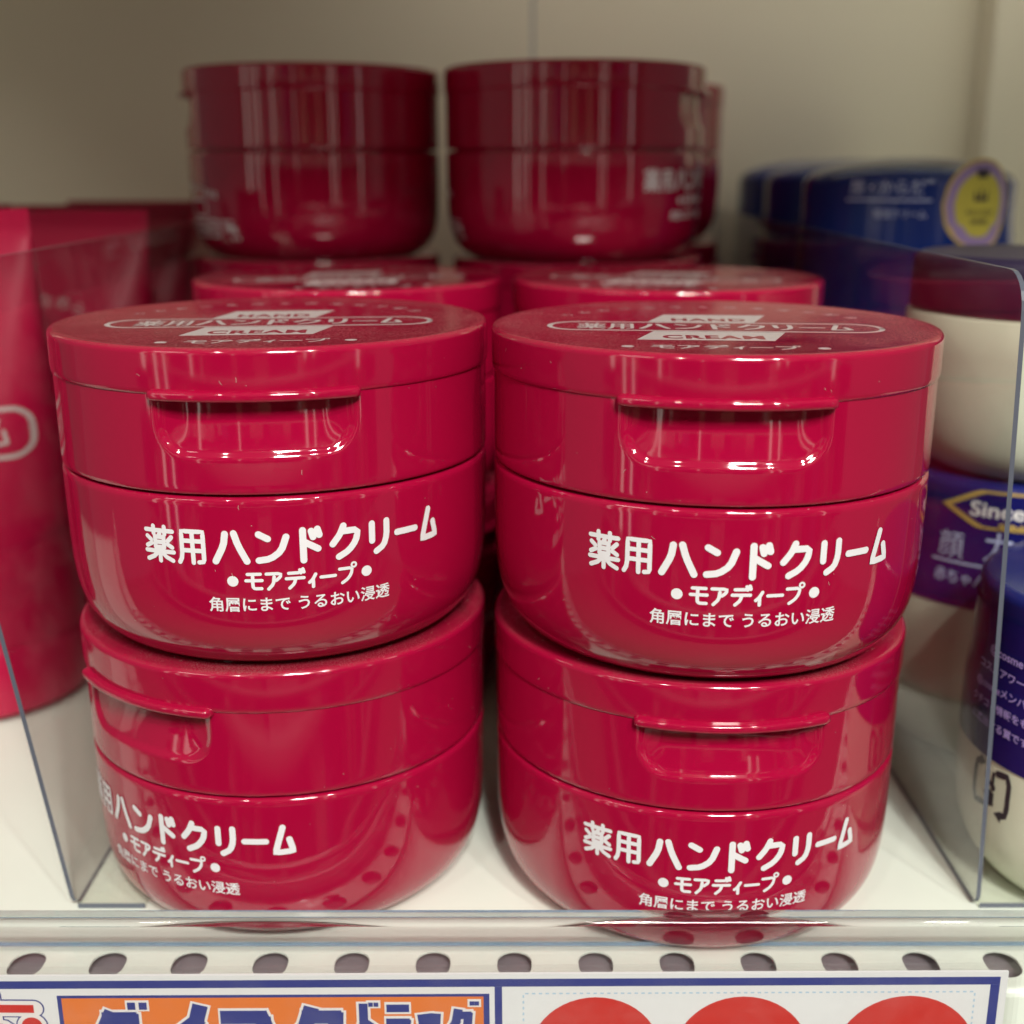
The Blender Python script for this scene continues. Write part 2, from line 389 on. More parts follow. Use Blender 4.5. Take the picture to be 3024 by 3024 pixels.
_e.inputs[0].default_value = (1, .93, .82, 1); _e.inputs[1].default_value = 1.9; m.node_tree.links.new(_e.outputs[0], _o.inputs[0]); M['strip'] = m
for (x, ww, z0, z1) in ((-1900, 130, -300, 900), (-1480, 60, -500, 700), (-1240, 35, -500, 700), (-760, 26, -200, 600), (-250, 14, 100, 620), (520, 26, -100, 620), (640, 14, -100, 620), (1500, 60, -300, 800)):
    link('added_glow_panel', box('added_glow_panel', x, x+ww, -1215, -1200, z0, z1), 'strip')['kind'] = 'structure'  # added unseen glowing panels, for streaks in the jars and low front light
link('aisle_floor', box('aisle_floor', -3000, 3000, -3000, 320, -1110, -1100), 'g4')['kind'] = 'structure'

# ------------------------------------------------------------------ the crimson hand cream jar (origin at the centre of its base)
H = 52.01
BODY = [(0, .6), (20, .6), (25, .1), (27.4, .05), (29.0, .30), (30.7, 1.0), (32.3, 2.1), (33.7, 3.7), (34.8, 5.6), (35.6, 8.0), (36.1, 11.0), (36.38, 14.5), (36.5, 18.5), (36.56, 22.5), (36.6, 26), (36.6, 28.6), (36.5, 29.15), (36.2, 29.5), (35.6, 29.62), (34.2, 29.62), (34.2, 30.4), (0, 30.4)]
def body_r(z):
    for (r0, z0), (r1, z1) in zip(BODY[3:], BODY[4:]):
        if z0 <= z <= z1 and z1 > z0: return r0+(r1-r0)*(z-z0)/(z1-z0)
    return 36.5
# smooth the wall of the body by sampling it more finely
def densify(p, a, b, k):
    pts = p[a:b+1]; out = []
    for i in range(len(pts)-1):
        q0 = pts[max(0, i-1)]; q1 = pts[i]; q2 = pts[i+1]; q3 = pts[min(len(pts)-1, i+2)]
        for j in range(k):
            t = j/k
            out.append(tuple(.5*((2*q1[d])+(-q0[d]+q2[d])*t+(2*q0[d]-5*q1[d]+4*q2[d]-q3[d])*t*t+(-q0[d]+3*q1[d]-3*q2[d]+q3[d])*t**3) for d in (0, 1)))
    return p[:a]+out+[pts[-1]]+p[b+1:]
BODY = densify(BODY, 3, 15, 4)
me_body = lathe('jar_body', BODY, 160)
# collar with the thumb recess pressed into its front
def sdf_recess(u, z):
    """distance inside the recess outline (positive inside), u arc-length, z height"""
    hw, zb, r = 15.6, 35.3, 5.6
    dx = hw-abs(u); dz = z-zb
    if dx < r and dz < r: return r-math.hypot(r-dx, r-dz)
    return min(dx, dz)
zs = [30.05, 30.15, 30.4, 30.8, 31.5]+[31.5+.34*i for i in range(1, 41)]+[45.25]
ths = []
a = -math.pi
N1 = 240
angs = [2*math.pi*i/72-math.pi for i in range(72) if abs(2*math.pi*i/72-math.pi) > .56]
angs += [-.55+1.1*i/130 for i in range(131)]
angs.sort()
vs = []; fs = []
for a in angs:
    for z in zs:
        r = 36.62+.03*(z-30)/15
        if z < 30.8: r -= .28*(1-math.sqrt(max(0, 1-(1-(z-30.05)/.75)**2)))
        u_ = a*36.6; d = sdf_recess(u_, z)
        if d > 0:
            fx = math.sin(min(1, (15.6-abs(u_))/5.5)*math.pi/2); fz = math.sin(min(1, (z-35.3)/7.5)*math.pi/2)
            e1 = min(1, d/1.3); e1 = e1*e1*(3-2*e1)
            r -= 1.6*(.18*e1+.82*fx*fz*e1)
        vs.append((r*math.sin(a), -r*math.cos(a), z))
k = len(zs); n = len(angs)
for i in range(n):
    j = (i+1) % n
    for q in range(k-1): fs.append((i*k+q, i*k+q+1, j*k+q+1, j*k+q))
# inner shelf closing the collar below and above
b0 = len(vs)
for a in angs: vs.append((33.0*math.sin(a), -33.0*math.cos(a), 30.05)); vs.append((31.0*math.sin(a), -31.0*math.cos(a), 45.0))
for i in range(n):
    j = (i+1) % n
    fs.append((i*k, j*k, b0+2*j, b0+2*i)); fs.append((i*k+k-1, b0+2*i+1, b0+2*j+1, j*k+k-1))
me_collar = mesh('collar', vs, fs)
me_collar.set_sharp_from_angle(angle=R(48))
# hinged lid
LID = [(0, 44.9), (36.2, 44.95), (36.64, 45.0), (36.82, 45.12), (36.93, 45.4), (37.0, 46.0), (37.0, 50.9)]+arc(36.05, 51.05, .95, 0, 90, 6)+[(35.4, 51.98), (34.6, 51.93), (34.2, 51.88), (0, 51.88)]
me_lid = lathe('flip_lid', LID, 160)
def tab_mesh():
    prof = [(36.2, 44.35), (37.5, 44.25)]+arc(37.6, 44.85, .6, -90, 0, 4)+arc(37.65, 45.2, .55, 0, 85, 4)+[(37.3, 45.8), (36.2, 46.1)]
    vs = []; fs = []; n = 60; k = len(prof); h = R(25.2)
    for i in range(n+1):
        t = -1+2*i/n; a = h*t
        e = 1-max(0, (abs(t)-.93)/.07)**2.4*.75 if abs(t) > .93 else 1
        for r, z in prof:
            rr = 36.2+(r-36.2)*e; zz = 45.1+(z-45.1)*(.5+.5*e)
            vs.append((rr*math.sin(a), -rr*math.cos(a), zz))
    for i in range(n):
        for q in range(k): fs.append((i*k+q, i*k+(q+1) % k, (i+1)*k+(q+1) % k, (i+1)*k+q))
    fs.append(tuple(range(k))); fs.append(tuple(reversed(range(n*k, n*k+k))))
    me = mesh('tab', vs, fs)
    bm = bmesh.new(); bm.from_mesh(me); bmesh.ops.recalc_face_normals(bm, faces=bm.faces); bm.to_mesh(me); bm.free()
    me.set_sharp_from_angle(angle=R(50)); return me
me_tab = tab_mesh()
# lettering on the body
MAINW = [5.55, 5.45, 6.5, 6.0, 5.2, 6.0, 4.9, 4.8, 4.6]
def main_text(acc):
    word(acc, '薬用ハンドクリーム', MAINW, -sum(MAINW)/2, 19.3, 5.3, .52, .35, gap=.95)
acc = ([], []); main_text(acc); me_t1 = bend('product_name', acc, body_r)
acc = ([], []); W2 = [3.1, 3.0, 3.3, 1.9, 2.9, 3.1]; x = -sum(W2)/2
word(acc, 'モアディープ', W2, x, 15.1, 2.85, .26, gap=.5); disc(acc, -10.3, 16.5, .86, 0); disc(acc, 10.3, 16.5, .86, 0)
me_t2 = bend('product_subtitle', acc, body_r)
acc = ([], []); put(acc, glyphs('角層にまで うるおい浸透', 2.1, .035), 0, 11.7, fit=28.6)
def split_long(acc, mx=1.2):
    return acc
me_t3 = bend('small_print', acc, body_r, eps=.07)
# back-of-jar print: an arched line, boxes, the recycling tag and rows of tiny print
acc = ([], [])
put(acc, glyphs('お肌にうるおいをあたえる', 1.9, .1), -11, 19.0, fit=26, rot=R(-9))
for (x0, x1, z0, z1) in ((-13, -4, 12.0, 16.5), (-15.5, -4.5, 6.6, 10.6), (-3.6, 1.2, 6.6, 11.0)):
    stroke(acc, rrect(x0, x1, z0, z1, 1.0)+[(x1, z1-1)], .32, 1, smooth=0, cap=False)
put(acc, glyphs('医薬部外品', 1.9, .1), -10, 7.8, fit=9, layer=2); put(acc, glyphs('プラ', 2.2, .12), -1.2, 7.9, fit=3.8, layer=2)
for i, t in enumerate(('使用上の注意', '100g', '無着色')): put(acc, glyphs(t, 1.9, .1), 5.0+i*1.2, 10.4-2.3*i, fit=6-1.3*i, layer=2)
me_t4 = bend('back_print', acc, body_r, eps=.07)
# lettering on the lid
acc = ([], [])
def para(x0, x1, y0, y1, sk): return [(x0-sk, y0), (x1-sk, y0), (x1+sk, y1), (x0+sk, y1)]
polyfill(acc, para(-9.2, 8.6, 1.9, 12.8, 1.5), 0); polyfill(acc, para(-11.4, 9.4, -20.6, -10.4, 1.4), 0)
stroke(acc, rrect(-27.0, 27.0, -9.6, 1.2, 5.0)+[(27.0, -3.8), (27.0, -5)], .45, 3, smooth=0, cap=False)
LW = [5.0, 5.0, 5.8, 5.4, 4.9, 5.6, 4.4, 4.6, 4.4]
word(acc, '薬用ハンドクリーム', LW, -sum(LW)/2, -7.6, 6.6, .42, .30, gap=.7)
xo = -13.5
word(acc, 'モアディープ', [3.9, 3.9, 3.9, 2.6, 3.8, 3.9], -11.0, -29.6, 3.4, .26, gap=.6); disc(acc, -14.2, -28.0, .95); disc(acc, 14.2, -28.0, .95)
for i in range(13):
    a = R(62-124*i/12); r = 27.0
    put(acc, glyphs('うるおいを守る保湿成分配合'[i], 2.6), -r*math.sin(a), r*math.cos(a)-2.5, rot=a, layer=0)
me_l1 = flat('lid_print', acc, 51.892, .0012)
acc = ([], []); put(acc, glyphs('HAND', 8.6, .34, 1.14), -.3, 3.6, fit=12.6, sy=1.2, layer=0); put(acc, glyphs('CREAM', 8.2, .32, 1.12), -1.0, -18.9, fit=15.6, sy=1.2, layer=0)
me_l2 = flat('lid_panel_letters', acc, 51.905)

def make_jar(loc, text_deg, lid_deg, label, group, back=False, tiny=True):
    t = empty('hand_cream_jar', loc, label, 'jar', group)
    def part(name, me, m, par, rz=0):
        if me.users == 0: o = link(name, me, m, par)
        else: o = link(name, me, None, par)
        o.rotation_euler = (0, 0, R(rz)); return o
    b = part('jar_body', me_body, 'red', t, text_deg)
    part('product_name', me_t1, 'print', b); part('product_subtitle', me_t2, 'print', b); part('small_print', me_t3, 'print', b)
    if back: part('back_print', me_t4, 'print', b, back if back is not True else 0)
    part('collar', me_collar, 'red', t, lid_deg)
    l = part('flip_lid', me_lid, 'lid', t, lid_deg)
    part('tab', me_tab, 'red', l)
    part('lid_print', me_l1, 'lidprint', l, -lid_deg*0.0); part('lid_panel_letters', me_l2, 'lid', l)
    return t
def lint_mesh(seed):
    rr = random.Random(seed); vs = []; fs = []
    def rad(z): return body_r(z) if z < 29.6 else 36.66 if z < 45.2 else 37.03
    for i in range(34):
        a = rr.uniform(-1.5, 1.5); z = rr.uniform(3, 51); L = rr.choice((.1, .15, .2, .3, .7)); w_ = rr.uniform(.015, .03); b = rr.uniform(0, 6.28); c = rr.uniform(-1.6, 1.6); n = 6
        if z > 34.5 and z < 46.5 and abs(a) < .5: continue
        u = a*36.5; p = []
        for k in range(n+1):
            p.append((u, z)); u += L/n*math.cos(b); z += L/n*math.sin(b); b += c/n
        s0 = len(vs)
        for k in range(n+1):
            q0, q1 = p[max(0, k-1)], p[min(n, k+1)]; dx, dy = q1[0]-q0[0], q1[1]-q0[1]; l = math.hypot(dx, dy); nx, ny = -dy/l*w_, dx/l*w_
            for sg in (1, -1):
                uu, zz = p[k][0]+sg*nx, p[k][1]+sg*ny; r = rad(zz)+.06; vs.append((r*math.sin(uu/36.5), -r*math.cos(uu/36.5), zz))
        for k in range(n): fs.append((s0+2*k, s0+2*k+1, s0+2*k+3, s0+2*k+2))
    for i in range(1100):
        a = rr.uniform(0, 6.283); q = 34.5*math.sqrt(rr.random()); x, y = q*math.cos(a), q*math.sin(a); L = rr.choice((.1, .15, .25, .5)); b = rr.uniform(0, 6.28); w_ = .03
        dx, dy = L*math.cos(b), L*math.sin(b); nx, ny = -math.sin(b)*w_, math.cos(b)*w_; s0 = len(vs)
        vs += [(x+nx, y+ny, 51.99), (x-nx, y-ny, 51.99), (x+dx-nx, y+dy-ny, 52.0), (x+dx+nx, y+dy+ny, 52.0)]; fs.append((s0, s0+1, s0+2, s0+3))
    return mesh('lint', vs, fs, smooth=False)
M['lint'] = mat('pale_lint', (0.55, 0.42, 0.38), .8)
GF, GB = 'crimson hand cream jars in the front stacks', 'crimson hand cream jars behind the front stacks'
JARS = [
 (-39.27, 3.5, 0, -28.2, -34.2, 'crimson cream jar at the bottom of the left front stack, its lettering turned left', GF, None),
 (36.55, -1.3, 0, 2.0, 1.9, 'crimson cream jar at the bottom of the right front stack, standing on the white shelf', GF, None),
 (-38.5, 0.0, 1, 14.4, 5.5, 'crimson cream jar on top of the left front stack, lettering turned slightly right, dusty lid', GF, None),
 (36.4, -6.9, 1, 1.6, -5.0, 'crimson cream jar on top of the right front stack, nearest the white and blue jars', GF, None),
 (-36.6, 86.8, 0, 40, 60, 'crimson cream jar hidden under the second jar lid of the left column', GB, None),
 (39.9, 85.1, 0, -60, 200, 'crimson cream jar hidden under the second jar lid of the right column', GB, None),
 (-36.6, 86.8, 1, 170, 14, 'crimson cream jar whose lid shows directly behind the left front stack', GB, None),
 (39.9, 85.1, 1, 160, -15, 'crimson cream jar whose lid shows directly behind the right front stack', GB, None),
 (-56.4, 170.5, 0, 30, 100, 'crimson cream jar at the foot of the tall left stack, hidden low at the back', GB, None),
 (22.2, 161.5, 0, 80, 20, 'crimson cream jar at the foot of the tall right stack, hidden low at the back', GB, None),
 (-56.4, 170.5, 1, 140, 180, 'crimson cream jar second from the shelf in the tall left stack', GB, None),
 (22.2, 161.5, 1, -120, 150, 'crimson cream jar second from the shelf in the tall right stack', GB, None),
 (-55.3, 163.5, 2, 152, -82, 'blurred crimson jar topmost on the left at the back, with boxed fine print', GB, 165),
 (20.6, 154.0, 2, 66.5, 72, 'blurred crimson jar topmost in the middle at the back, lettering at its right side', GB, -142),
 (39.5, 237.0, 0, 10, 90, 'crimson cream jar at the foot of the rearmost stack', GB, None),
 (39.5, 237.0, 1, 10, 90, 'crimson cream jar in the middle of the rearmost stack', GB, None),
 (39.5, 237.0, 2, 120, 200, 'rearmost crimson jar, a dark sliver peeping out right of the middle top jar', GB, None),
]
for q, (x, y, lev, td, ld, lab, grp, back) in enumerate(JARS):
    t = make_jar((x, y, lev*(H+.02)+.02), td, ld, lab, grp, back)
    if q < 4: l = link('lint', lint_mesh(q), 'lint', t); l['kind'] = 'stuff'; l.rotation_euler = (0, 0, 0)

# ------------------------------------------------------------------ clear dividers and the clear front fence
def divider(x_bot, lean, label):
    t = empty('acrylic_divider', (x_bot, -19.5, 0), label, 'shelf divider', 'clear acrylic shelf dividers')
    L = 300.0; Ht = 113.5; th = 0.8; r = 6
    out = [(0, 0.2)]+[(L, 0.2), (L, Ht)]+[(r-r*math.sin(R(a)), Ht-r+r*math.cos(R(a))) for a in range(0, 91, 15)]
    out[0:1] = [(3-3*math.cos(R(a)), 3.2-3*math.sin(R(a))) for a in range(0, 91, 15)]
    n = len(out); vs = []; fs = []
    for s in (0, th):
        for (y, z) in out: vs.append((s-lean*z, y, z))
    fs = [tuple(range(n)), tuple(range(2*n-1, n-1, -1))]+[(i, i+n, (i+1) % n+n, (i+1) % n) for i in range(n)]
    me = mesh('plate', vs, fs, smooth=False)
    pl = link('plate', me, ['plate', 'plate_edge'], t)
    for i, f in enumerate(me.polygons): f.material_index = 0 if i < 2 else 1
    ft = link('foot', box('foot', th, 13, 0.3, L, 0.05, 1.1), ['foot', 'plate_edge'], t)
    for f in ft.data.polygons: f.material_index = 1 if f.normal.y < -.9 else 0
    return t
divider(-76.6, 0.140, 'clear acrylic divider left of the crimson jars, leaning outward, rounded front corner')
divider(86.6, 0.035, 'clear acrylic divider between the crimson jars and the white and blue jars')
t = empty('acrylic_fence', (0, -39, 0), 'low clear acrylic fence along the shelf front before the crimson jars', 'shelf fence')
prof = [(-38.2, .05), (-38.2, 12.3), (-38.5, 12.6), (-40.2, 12.6)]+[(-40.2-1.3*math.sin(R(a)), 11.3+1.3*math.cos(R(a))) for a in (20, 40, 60, 80, 90)]+[(-41.5, .05)]
vs = []; n = len(prof)
for x in (X0, X1):
    for y, z in prof: vs.append((x, y+39, z))
fs = [(i, (i+1) % n, (i+1) % n+n, i+n) for i in range(n)]+[tuple(range(n-1, -1, -1)), tuple(range(n, 2*n))]
me = mesh('panel', vs, fs); bm = bmesh.new(); bm.from_mesh(me); bmesh.ops.recalc_face_normals(bm, faces=bm.faces); bm.to_mesh(me); bm.free(); me.set_sharp_from_angle(angle=R(30))
pan = link('panel', me, ['glass', 'sleeve', 'plate_edge'], t)
for f in me.polygons: f.material_index = 1 if abs(f.normal.y) > .95 or f.normal.z < -.5 else 2 if .3 < f.normal.y < .95 else 0
fl = link('flange', box('flange', X0, X1, .85, 8.6, .05, 1.0, .2), ['sleeve', 'plate_edge'], t)
for f in fl.data.polygons: f.material_index = 1 if f.normal.y > .5 else 0
M['flange_edge'] = mat('blue_acrylic_edge', (0.22, 0.33, 0.45), 0.2)
fl.data.materials[1] = M['flange_edge']

# ------------------------------------------------------------------ white jars with blue caps in the right-hand lane
WB = [(0, .5), (18, .5), (20, .1), (21.5, .3), (23.6, 1.4), (25.6, 3.4), (27.3, 6.2), (28.7, 10), (29.5, 15), (29.8, 22), (29.8, 40), (29.6, 41.3), (28.6, 42.2), (26.5, 42.6), (26, 43), (0, 43)]
me_wb = lathe('white_body', densify(WB, 2, 9, 3), 96)
CAP = [(0, 43.0), (28.6, 43.05), (28.9, 43.3), (29.2, 44), (28.9, 59.5)]+arc(26.7, 60.0, 2.2, 0, 85, 6)+[(24, 62.25), (0, 62.3)]
me_cap = lathe('blue_cap', CAP, 96)
def wr(z):
    if z > 43: return 27.0
    if z >= 22: return 29.8
    return 29.5+.3*(z-15)/7 if z > 15 else 28.7+.8*(z-10)/5
def br(z): return 30.0 if z < 41 else max(29.3, 30.0-(z-41)*.2)
def band_mesh(z0, z1, wave=0.0):
    vs = []; fs = []; n = 96; zz = [z0+(z1-z0)*i/10 for i in range(11)]
    for i in range(n):
        a = 2*math.pi*i/n
        for j, z in enumerate(zz):
            z2 = z+(wave*math.cos(a*1.0) if j < 5 else 0)*(1-j/5)
            r = br(z2)
            if z2 < 22: r = wr(z2)+.2
            vs.append((r*math.sin(a), -r*math.cos(a), z2))
    k = len(zz)
    for i in range(n):
        j = (i+1) % n
        for q in range(k-1): fs.append((i*k+q, i*k+q+1, j*k+q+1, j*k+q))
    return mesh('shrink_band', vs, fs)
me_band = band_mesh(36, 57)
me_band_low = band_mesh(23.5, 57)
me_band_top = band_mesh(7, 56)
# lettering of the bands
acc = ([], []); put(acc, glyphs('顔', 8.0), -14.0, 46.6, fit=5.6); put(acc, glyphs('カ', 8.0), -4.0, 46.6, fit=5.6); put(acc, glyphs('ラダ', 8.0), 6.0, 46.6, fit=12)
stroke(acc, [(-18, 45.2), (12, 45.2)], .22, 3, smooth=0); put(acc, glyphs('赤ちゃんにも', 3.6), -8.5, 41.2, fit=17)
me_bt1 = bend('band_lettering', acc, br, eps=.12, r0=30)
acc = ([], []); put(acc, glyphs('顔・からだ', 6.0), 0, 53.2, fit=20); stroke(acc, [(-11, 51.6), (12, 51.6)], .2, 3, smooth=0); put(acc, glyphs('保湿クリーム', 3), 4, 47.4, fit=14)
me_bt2 = bend('band_lettering', acc, br, eps=.25, r0=30)
acc = ([], [])
for i, s in enumerate(('@cosme', 'コスメアワード', '@cosmeメンバー', 'クチコミ情報をもと', 'に選出する賞です。')):
    put(acc, glyphs(s, 3.1, .05), 0, 49.5-3.7*i, fit=(8.5, 14, 15.5, 17, 16)[i])
me_bt3 = bend('award_text', acc, lambda z: 30.0, eps=.14, r0=30)
# recycling mark printed on the white body, lying on its side
acc = ([], [])
stroke(acc, [(-2.6, 1.5), (-3.0, 4.0), (2.4, 4.0), (3.0, 2.6)], .46, 0, smooth=1); stroke(acc, [(2.6, -1.5), (3.0, -4.0), (-2.4, -4.0), (-3.0, -2.6)], .46, 1, smooth=1)
polyfill(acc, [(2.2, 2.9), (3.9, 2.9), (3.0, 1.4)], 2); polyfill(acc, [(-2.2, -2.9), (-3.9, -2.9), (-3.0, -1.4)], 2)
put(acc, glyphs('プラ', 2.6, .2), 0, -1.0, fit=5.0, layer=3)
acc = ([(v[1]*1.15, 22.5-v[0]*1.5, v[2]) for v in acc[0]], [tuple(reversed(f)) for f in acc[1]])
me_rec = bend('recycling_mark', acc, wr, eps=.08, r0=29.8)
# gold emblem: a lozenge with a pale panel and wording
acc = ([], []); polyfill(acc, [(-15, 52), (-8.5, 56), (8.5, 56), (15, 52), (8.5, 47.6), (-8.5, 47.6)], 0)
me_e1 = None
def wrapfill(name, outline, rad, eps, n=24):
    """fill a convex outline with narrow columns so that it follows the curved wall"""
    xs = [p[0] for p in outline]; a, b = min(xs), max(xs); cols = []
    for i in range(n+1):
        x = a+(b-a)*i/n; x = min(max(x, a+1e-4), b-1e-4); zs_ = []
        for (p, q) in zip(outline, outline[1:]+outline[:1]):
            if (p[0]-x)*(q[0]-x) <= 0 and p[0] != q[0]: zs_.append(p[1]+(q[1]-p[1])*(x-p[0])/(q[0]-p[0]))
        cols.append((x, min(zs_), max(zs_)))
    vs = []; fs = []; m = 4
    for x, z0, z1 in cols:
        for j in range(m+1):
            z = z0+(z1-z0)*j/m; r = rad(z)+eps; t = x/30.0; vs.append((r*math.sin(t), -r*math.cos(t), z))
    for i in range(n):
        for j in range(m): fs.append((i*(m+1)+j, (i+1)*(m+1)+j, (i+1)*(m+1)+j+1, i*(m+1)+j+1))
    return mesh(name, vs, fs, smooth=True)
hexo = lambda k: [(-17*k, 57), (-9*k, 57+3.9*k), (9*k, 57+3.9*k), (17*k, 57), (9*k, 57-3.9*k), (-9*k, 57-3.9*k)]
br2 = br
me_h1 = wrapfill('gold_emblem', hexo(1.0), br, .22); me_h2 = wrapfill('emblem_panel', hexo(.86), br, .30)
acc = ([], []); put(acc, glyphs('Since', 5.0, .1), -5, 55.6, fit=11, sy=.8); me_h3 = bend('emblem_wording', acc, br, eps=.42, r0=30)
acc = ([], []); put(acc, glyphs('SINCE', 2.2, .1), 0, 53.4, fit=9, sy=.5); me_h4 = bend('emblem_date', acc, br, eps=.42, r0=30)
circ = lambda r, n=32, cz=50.5: [(r*math.cos(2*math.pi*i/n), cz+r*math.sin(2*math.pi*i/n)) for i in range(n)]
me_s1 = wrapfill('badge', circ(11.3), br, .26); me_s2 = wrapfill('badge_ring', circ(10.4), br, .34); me_s3 = wrapfill('badge_centre', circ(8.0), br, .42)
acc = ([], []); polyfill(acc, [(-1.6, 57.0), (1.6, 57.0), (2.2, 59.2), (-2.2, 59.2)], 0)
for s in (-1, 0, 1): polyfill(acc, [(s*1.5-.8, 51.4), (s*1.5+.8, 51.4), (s*2.2, 54.4+(s == 0)*.8)], 1+s+1)
put(acc, glyphs('ベストコスメ', 2.0, .08), 0, 48.0, fit=9.5, layer=2); put(acc, glyphs('AWARD', 1.8, .08), 0, 45.8, fit=6.0, layer=2)
me_s4 = bend('badge_print', acc, br, eps=.50, r0=30)

ZS = 1.06
BW2 = [(0, .5), (18, .5), (20, .1), (21.5, .3), (24, 1.6), (26.4, 3.8), (28.2, 7), (29.4, 12), (29.9, 18), (30.0, 26), (29.9, 33.2), (29.2, 33.8), (0, 34)]
me_wb2 = lathe('white_body_squat', densify(BW2, 2, 9, 3), 96)
me_cap2 = lathe('screw_cap_squat', [(0, 33.9), (29.0, 34.0), (29.4, 34.5), (29.2, 43.2)]+arc(26.9, 43.6, 2.2, 0, 85, 6)+[(24, 45.9), (0, 46)], 96)
me_capd = lathe('blue_cap_domed', [(0, 43.0), (28.6, 43.05), (28.9, 43.3), (29.2, 44), (28.9, 55.5), (28.6, 56.6), (27.6, 57.8), (24.5, 59.2), (19, 60.6), (12, 61.7), (6, 62.2), (0, 62.3)], 96)
me_band_fwd = band_mesh(28.5, 57)
def white_jar(loc, label, low=0, badge=None, emblem=None, txt=0, rec=None, award=None, squat=False, film='navy'):
    t = empty('white_cream_jar', loc, label, 'jar', 'white jars with blue caps in the right-hand lane')
    def part(name, me, m, par=t, rz=0):
        o = link(name, me, None if me.users else m, par); o.rotation_euler = (0, 0, R(rz))
        if par is t and not squat: o.scale = (1, 1, .93 if low == 1 else ZS)
        return o
    if squat:
        part('white_body', me_wb2, 'wjar'); part('blue_cap', me_cap2, 'darkcap'); return t
    bd = part('white_body', me_wb, 'wjar'); part('blue_cap', me_capd if low == 2 else me_cap, 'darkblue' if low == 1 else 'blue')
    me_b = [me_band, me_band_fwd, me_band_top][low]
    bn = part('shrink_band', me_b, film)
    if award is not None: part('award_text', me_bt3, 'lilacink', bn, award)
    if badge is not None:
        part('band_lettering', me_bt2, 'paleink', bn, txt)
        for nm, me_, mm in (('badge', me_s1, 'gold'), ('badge_ring', me_s2, 'lilac'), ('badge_centre', me_s3, 'yellow'), ('badge_print', me_s4, 'black')): part(nm, me_, mm, bn, badge)
    if emblem is not None:
        for nm, me_, mm in (('gold_emblem', me_h1, 'gold'), ('emblem_panel', me_h2, 'navy'), ('emblem_wording', me_h3, 'whiteink'), ('emblem_date', me_h4, 'gold')): part(nm, me_, mm, bn, emblem)
        part('band_lettering', me_bt1, 'paleink', bn, txt)
    if rec is not None: part('recycling_mark', me_rec, 'black', bd, rec)
    return t
HW = 62.3*ZS+.02
Z1 = .02
white_jar((118.0, -5, Z1), 'white jar with long dark blue band of award text at the right front corner', low=1, award=-73, rec=-74)
white_jar((118.2, 57, Z1), 'white and blue jar with gold emblem, second in the right-hand lane', emblem=-20, txt=-20)
white_jar((119.0, 52, Z1+HW), 'squat white jar with dark cap, stacked on the jar with gold emblem', squat=True)
white_jar((116.5, 150, Z1+HW), 'blurred white and blue jar with round yellow crown badge, upper layer at the back right', low=2, badge=22, txt=-28, film='blue')
for (x, y, lev, lb) in ((118, 120, 0, 'white and blue jar third in the right-hand lane, standing on the shelf'),
        (118, 183, 0, 'white and blue jar fourth in the right-hand lane, standing on the shelf'),
        (119, 246, 0, 'white and blue jar last in the right-hand lane, standing on the shelf'),
        (118, 213, 1, 'white and blue jar behind the badged jar, upper layer'),
        (119, 268, 1, 'white and blue jar last in the upper layer of the right-hand lane')):
    white_jar((x, y, Z1+lev*HW), lb, txt=30, low=2*lev)

# ------------------------------------------------------------------ crimson tubes standing on their caps in the left-hand lane
def tube_mesh():
    """a tube from its round shoulder up to the flat crimped end"""
    vs = []; fs = []; n = 48; rows = 26; Ht = 118.0; z0 = 17.0
    for i in range(rows+1):
        t = i/rows; z = z0+(Ht-z0)*t
        k = max(0, min(1, t/.97)); rx = 25.4+1.8*k; ry = 22.5*(1-k**1.5)+.55
        e = 2+1.2*k
        for j in range(n):
            a = 2*math.pi*j/n; c, s = math.cos(a), math.sin(a)
            if t > .93: ry2 = .55
            else: ry2 = ry
            vs.append((rx*abs(c)**(2/e)*(1 if c > 0 else -1), ry2*abs(s)**(2/e)*(1 if s > 0 else -1), z))
    for i in range(rows):
        for j in range(n): fs.append((i*n+j, i*n+(j+1) % n, (i+1)*n+(j+1) % n, (i+1)*n+j))
    fs.append(tuple(range(n-1, -1, -1))); fs.append(tuple(range(rows*n, rows*n+n)))
    return mesh('tube', vs, fs, sharp=35)
me_tube = tube_mesh()
me_tcap = lathe('screw_cap', [(0, .1), (23.8, .1), (24.4, .5), (24.6, 1.2), (24.9, 16.2), (24.5, 16.9), (0, 16.9)], 64)
def crimp():
    bm = bmesh.new()
    for i in range(44):
        x = -26+52*i/43
        r = bmesh.ops.create_cube(bm, size=1)
        for v in r['verts']: v.co = Vector((x+v.co.x*.45, -.05+v.co.y*1.5, 114.4+v.co.z*6.0))*S
    me = bpy.data.meshes.new('crimp_ribs'); bm.to_mesh(me); bm.free(); return me
me_crimp = crimp()
def tube_r(u, z):
    k = max(0, min(1, ((z-17)/101)/.97)); rx = 25.4+1.8*k; ry = 22.5*(1-k**1.5)+.55; e = 2+1.2*k
    c = min(.999, abs(u)/rx); return ry*(1-c**e)**(1/e)
def on_tube(name, acc, eps=.12):
    return mesh(name, [(u, -tube_r(u, v)-eps-l*.006, v) for u, v, l in acc[0]], acc[1], smooth=False)
acc = ([], []); stroke(acc, rrect(-24, 24, 62.3, 73.3, 4)+[(24, 69.3), (24, 67)], .55, 0, smooth=0, cap=False)
word(acc, '薬用ハンドクリーム', [4.5, 4.5, 5, 4.6, 4.5, 4.8, 4, 4.2, 4.4], -20.6, 64.7, 6.4, .42, .3, gap=.6)
me_tt1 = on_tube('tube_lettering', acc)
acc = ([], [])
for i in range(9):
    a = R(58-116*i/8)
    put(acc, glyphs('しっとりなめらか肌'[i], 4.0), -17*math.sin(a), 76+17*math.cos(a), rot=a, layer=1)
me_tt2 = on_tube('tube_arched_lettering', acc)
